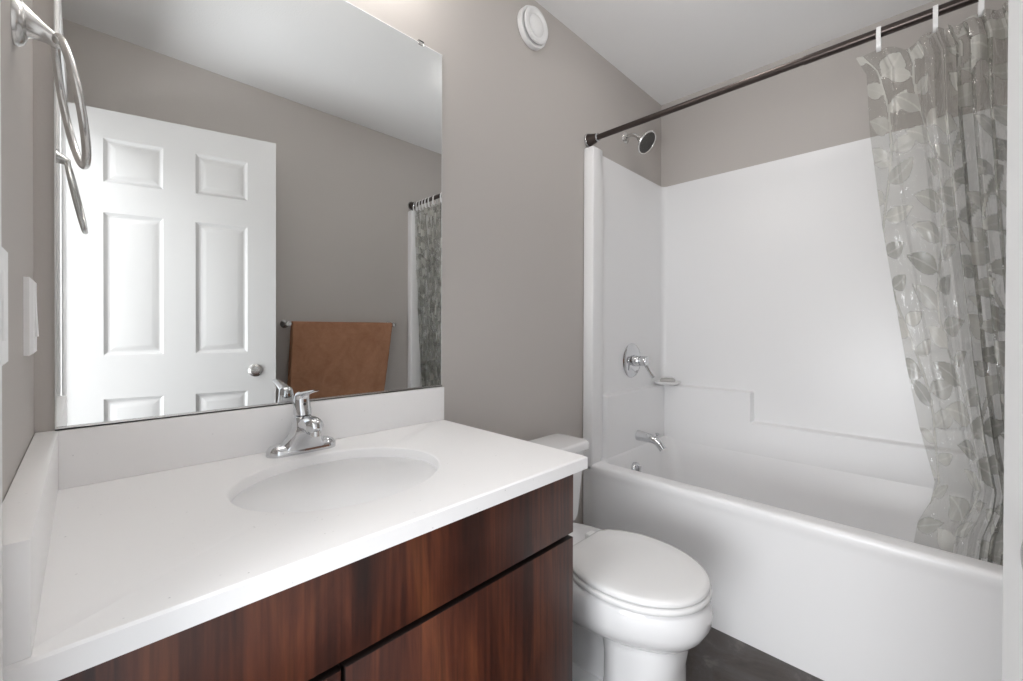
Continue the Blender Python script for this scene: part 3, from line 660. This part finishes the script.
def curtain():
    NU, NV = 420, 520
    zt, zb = 1.942, 0.27
    u = np.linspace(0, 1, NU)[None, :]; v = np.linspace(0, 1, NV)[:, None]    # v: 0 top, 1 bottom
    Z = zt + (zb - zt) * v + 0 * u
    edge_z = [0.25, 0.45, 0.53, 0.60, 0.66, 0.81, 1.0, 1.41, 1.70, 1.88, 1.93, 1.96]
    edge_y = [-1.125, -1.135, -1.145, -1.172, -1.180, -1.148, -1.118, -1.064, -1.034, -1.026, -1.005, -0.995]
    E = np.interp(Z[:, 0], edge_z, edge_y)[:, None] + 0.018
    # share of the width: a flat part near the free edge, tight folds by the wall
    ku = [0, 0.05, 0.13, 0.22, 0.34, 0.5, 1.0]; 
    ky = [0, 0.075, 0.22, 0.32, 0.42, 0.56, 1.0]
    G = np.interp(u, ku, ky)
    Y = E + (-1.505 - E) * G
    XB = np.interp(Z[:, 0], [0.25, 0.50, 0.62, 1.2, 1.75, 1.96], [1.850, 1.836, 1.826, 1.775, 1.745, RX])[:, None]
    ramp = np.clip((u - 0.13) / 0.20, 0, 1)
    amp = (0.006 + 0.020 * ramp) * np.interp(v, [0, 0.03, 0.15, 1], [0.5, 0.6, 1.0, 1.0])
    # folds: phase chosen so the ring positions sit at pleat tips
    ph = np.interp(u, [0, 0.06, 0.14, 0.20, 0.27, 0.33, 0.40, 0.47, 0.56, 0.66, 0.76, 0.86, 0.95, 1], [0.0, 0.5, 1.1, 1.9, 2.9, 3.9, 4.9, 5.9, 6.9, 7.9, 8.9, 9.9, 10.9, 11.4])
    X = XB + amp * np.sin(2 * PI * ph + 0.5 * np.sin(3.1 * Z + 6 * u)) + 0.006 * ramp * np.sin(2 * PI * ph * 2.3 + 2.0 * Z)
    X += 0.0035 * np.sin(17 * Z + 9 * u + 2 * np.sin(5 * Z)) * np.sin(11 * u + 3 * Z)
    Y += 0.012 * ramp * np.sin(2 * PI * ph + PI / 2 + 1.3 * Z) * (1 - np.clip((u - .9) / .1, 0, 1))
    # packing creases: soft horizontal and vertical fold lines
    for zc in (1.40, 1.02, 0.80, 1.62): X += 0.006 * np.exp(-((Z - zc - 0.02 * np.sin(9 * u)) / 0.010) ** 2) * (1 - 0.6 * ramp)
    for uc in (0.075, 0.17, 0.27): X += 0.006 * np.exp(-((u - uc - 0.01 * np.sin(3 * Z)) / 0.008) ** 2) * np.interp(Z, [0.5, 1.0, 1.9], [0.3, 1, 1])
    X = np.where(Z < 0.60, np.maximum(X, 1.797), X)
    # scallop between the rings on the top edge
    yr = np.array([-0.985] + RING_Y + [-1.52]); mid = np.abs(Y[:, :, None] - yr[None, None, 1:-1]).min(-1)
    gap = np.interp(Y, np.sort(yr), np.array([0.02] * len(yr)))
    sag = np.clip(mid / 0.055, 0, 1) ** 1.6 * np.interp(v, [0, 0.06], [1, 0])
    sagmul = np.interp(-Y, [0.98, 1.03, 1.10, 1.2, 1.27, 1.5], [0.004, 0.01, 0.028, 0.020, 0.010, 0.006])
    Z = Z - sag * sagmul
    # leaf print in cloth coordinates (metres)
    cu = u * 1.15 + 0 * Z; cv = (1 - v) * (zt - zb) + 0 * u
    mask = np.zeros_like(cu); tone = np.zeros_like(cu); rg = np.random.default_rng(11)
    for s0 in np.arange(0.03, 1.2, 0.15):
        amp_s, k_s, p_s = 0.040, 8.5 + rg.uniform(-1, 1), rg.uniform(0, 6)
        sx = s0 + amp_s * np.sin(k_s * cv + p_s)
        on = np.abs(cu - sx) < 0.0042
        mask[on] = 1; tone[on] = 0.75
        z = rg.uniform(0, 0.05); side = 1
        while z < zt - zb:
            bx = s0 + amp_s * math.sin(k_s * z + p_s); ang = (PI / 2) - side * rg.uniform(0.7, 1.35); ln = rg.uniform(0.070, 0.115); wd = ln * rg.uniform(0.24, 0.34)
            dx, dz = cu - bx, cv - z
            a = (dx * math.cos(ang) + dz * math.sin(ang)) / ln; b = (-dx * math.sin(ang) + dz * math.cos(ang)) / wd
            with np.errstate(invalid='ignore'):
                w_ = np.where((a > 0.08) & (a < 1), np.sin(PI * np.clip((a - 0.08) / 0.92, 0, 1) ** 0.75) ** 0.9, 0)
            lf = (np.abs(b + 0.25 * np.sin(2.5 * a)) < w_) | ((a > 0) & (a < 0.12) & (np.abs(b) < 0.12))
            mask[lf] = rg.uniform(0.7, 1.0); tn = rg.uniform(0.1, 1.0) if z < 1.32 else rg.uniform(0.65, 1.0); tone[lf] = tn; tone[lf & (np.abs(b + 0.25 * np.sin(2.5 * a)) < 0.07)] = min(1, tn + 0.3)
            z += rg.uniform(0.040, 0.062); side = -side
    co = np.stack([X + 0 * Z, Y + 0 * Z, Z], -1).reshape(-1, 3)
    base = np.array([RX, -1.27, zb]); co = co - base
    idx = np.arange(NU * NV).reshape(NV, NU)
    fa = np.stack([idx[:-1, :-1], idx[:-1, 1:], idx[1:, 1:], idx[1:, :-1]], -1).reshape(-1, 4)
    me = bpy.data.meshes.new('shower_curtain')
    me.vertices.add(len(co)); me.vertices.foreach_set('co', co.astype(np.float32).ravel())
    me.loops.add(fa.size); me.loops.foreach_set('vertex_index', fa.astype(np.int32).ravel())
    me.polygons.add(len(fa)); me.polygons.foreach_set('loop_start', (np.arange(len(fa)) * 4).astype(np.int32))
    try: me.polygons.foreach_set('loop_total', np.full(len(fa), 4, np.int32))
    except Exception: pass
    me.update(calc_edges=True); me.polygons.foreach_set('use_smooth', [True] * len(fa))
    for nm, arr in (('leaf_print', mask), ('leaf_tone', tone)):
        a = me.attributes.new(nm, 'FLOAT', 'POINT'); a.data.foreach_set('value', arr.astype(np.float32).ravel())
    me.materials.append(curtain_material())
    o = bpy.data.objects.new('shower_curtain', me); C.objects.link(o); o.location = base
    tag(o, 'clear vinyl shower curtain with grey leaf print bunched at the tub end', 'curtain')
curtain()

# ---------------------------------------------------------------- towel bar and towel on the opposite wall
TY = -W + 0.068; TZ = 1.130
t = thing('towel_bar', 'chrome towel bar on the wall opposite the mirror, holding the brown towel', 'towel bar', (1.22, -W, TZ))
bm = N(); tube(bm, [(0.884, TY, TZ), (1.548, TY, TZ)], 0.008, 16); obj('bar', bm, M_satin, t)
for x in (0.884, 1.548):
    bm = N(); lathe(bm, (x, -W, TZ), (0, 1, 0), [(0, 0), (0.024, 0), (0.024, 0.006), (0.018, 0.012), (0.010, 0.02), (0.0095, 0.05), (0.013, 0.058), (0.0155, 0.07), (0.013, 0.080), (0, 0.084)], 24); obj('post', bm, M_satin, t)
def towel():
    nx = 90; prof = []
    for i in range(30): prof.append(('f', i / 29))
    for i in range(1, 10): prof.append(('o', i / 10))
    for i in range(30): prof.append(('b', i / 29))
    zb_f, zb_b = 0.56, 0.66; r = 0.012
    bm = N(); rows = []
    for kind, s in prof:
        row = []
        for i in range(nx):
            f = i / (nx - 1)
            if kind == 'f': z = zb_f + (TZ - zb_f) * s; dy = r
            elif kind == 'o': z = TZ + r * math.sin(PI * s); dy = r * math.cos(PI * s)
            else: z = TZ + (zb_b - TZ) * s; dy = -r
            h = (TZ - z) / (TZ - zb_f); h = max(0, h)
            xl = 0.902 - 0.030 * h; xr = 1.532 - 0.078 * h
            x = xl + (xr - xl) * f
            fold = (0.007 * math.sin(9 * f + 0.6) + 0.004 * math.sin(23 * f + 3 * h)) * min(1, h * 2.2) + 0.0015 * math.sin(60 * f + 40 * h)
            if kind == 'f': dy += abs(fold) + 0.012 * h * (0.5 + 0.5 * math.sin(5 * f))
            elif kind == 'b': dy -= 0.3 * abs(fold)
            row.append(bm.verts.new((x, TY + dy, z)))
        rows.append(row)
    for a, b in zip(rows[:-1], rows[1:]):
        for i in range(nx - 1): bm.faces.new((a[i], a[i + 1], b[i + 1], b[i]))
    o = obj('bath_towel', bm, M_towel)
    md = o.modifiers.new('thickness', 'SOLIDIFY'); md.thickness = 0.006; md.offset = 0
    tag(o, 'brown terry bath towel draped over the towel bar', 'towel')
towel()

# ---------------------------------------------------------------- towel ring on the left wall
def towel_ring():
    y, z = -0.306, 1.502
    t = thing('towel_ring', 'satin nickel towel ring fixed high on the left wall beside the mirror', 'towel ring', (0, y, z))
    bm = N(); lathe(bm, (0, y, z), (1, 0, 0), [(0, 0), (0.029, 0), (0.029, 0.004), (0.025, 0.009), (0.018, 0.012), (0, 0.012)], 32); obj('wall_plate', bm, M_satin, t)
    bm = N(); lp = []
    for x, hy, hz, dz in ((0.008, 0.018, 0.023, 0.006), (0.016, 0.012, 0.018, 0.004), (0.028, 0.010, 0.012, -0.002), (0.037, 0.010, 0.010, -0.007), (0.043, 0.007, 0.007, -0.008)):
        lp.append([Vector((x, y + hy * math.cos(2 * PI * k / 20), z + dz + hz * math.sin(2 * PI * k / 20))) for k in range(20)])
    loft(bm, lp); obj('post', bm, M_satin, t, angle=60)
    bm = N(); pts = []
    for i in range(64):
        a = 2 * PI * i / 64; s = math.sin(a); c = math.cos(a)
        zz = z - 0.009 - 0.079 + 0.079 * c
        pts.append((0.038 + 0.028 * (1 - c) / 2 - 0.0052 * s, y + 0.079 * s, zz))
    tube(bm, pts, 0.0048, 14, True); obj('ring', bm, M_satin, t)
towel_ring()

# ---------------------------------------------------------------- switch and outlet on the left wall
def plate(name, label, cat, yc, zc, kind):
    t = thing(name, label, cat, (0, yc, zc))
    bm = N(); loft(bm, [[Vector((x, yc + s1 * hy, zc + s2 * hz)) for s1, s2 in ((-1, -1), (1, -1), (1, 1), (-1, 1))] for x, hy, hz in ((0, 0.036, 0.0595), (0.006, 0.036, 0.0595), (0.010, 0.032, 0.055))]); obj('cover_plate', bm, M_plast, t, angle=20)
    bm = N(); box(bm, 0.009, 0.0104, yc - 0.0165, yc + 0.0165, zc - 0.0335, zc + 0.0335, 0.0006)
    o = obj('insert', bm, M_plast, t)
    if kind == 'switch':
        bm = N(); lp = [[Vector((x, yc + s * 0.0145, zc + zz)) for zz, x in ((-0.031, 0.0132), (0.0, 0.0118), (0.031, 0.0108), (0.031, 0.010), (-0.031, 0.010))] for s in (-1, 1)]
        loft(bm, lp); obj('rocker', bm, M_plast, t, angle=10)
plate('light_switch', 'white rocker light switch on the left wall close to the mirror corner', 'light switch', -0.150, 1.122, 'switch')
plate('wall_plate', 'white cover plate on the left wall nearest the doorway, cut by the picture edge', 'wall plate', -0.520, 1.126, 'blank')
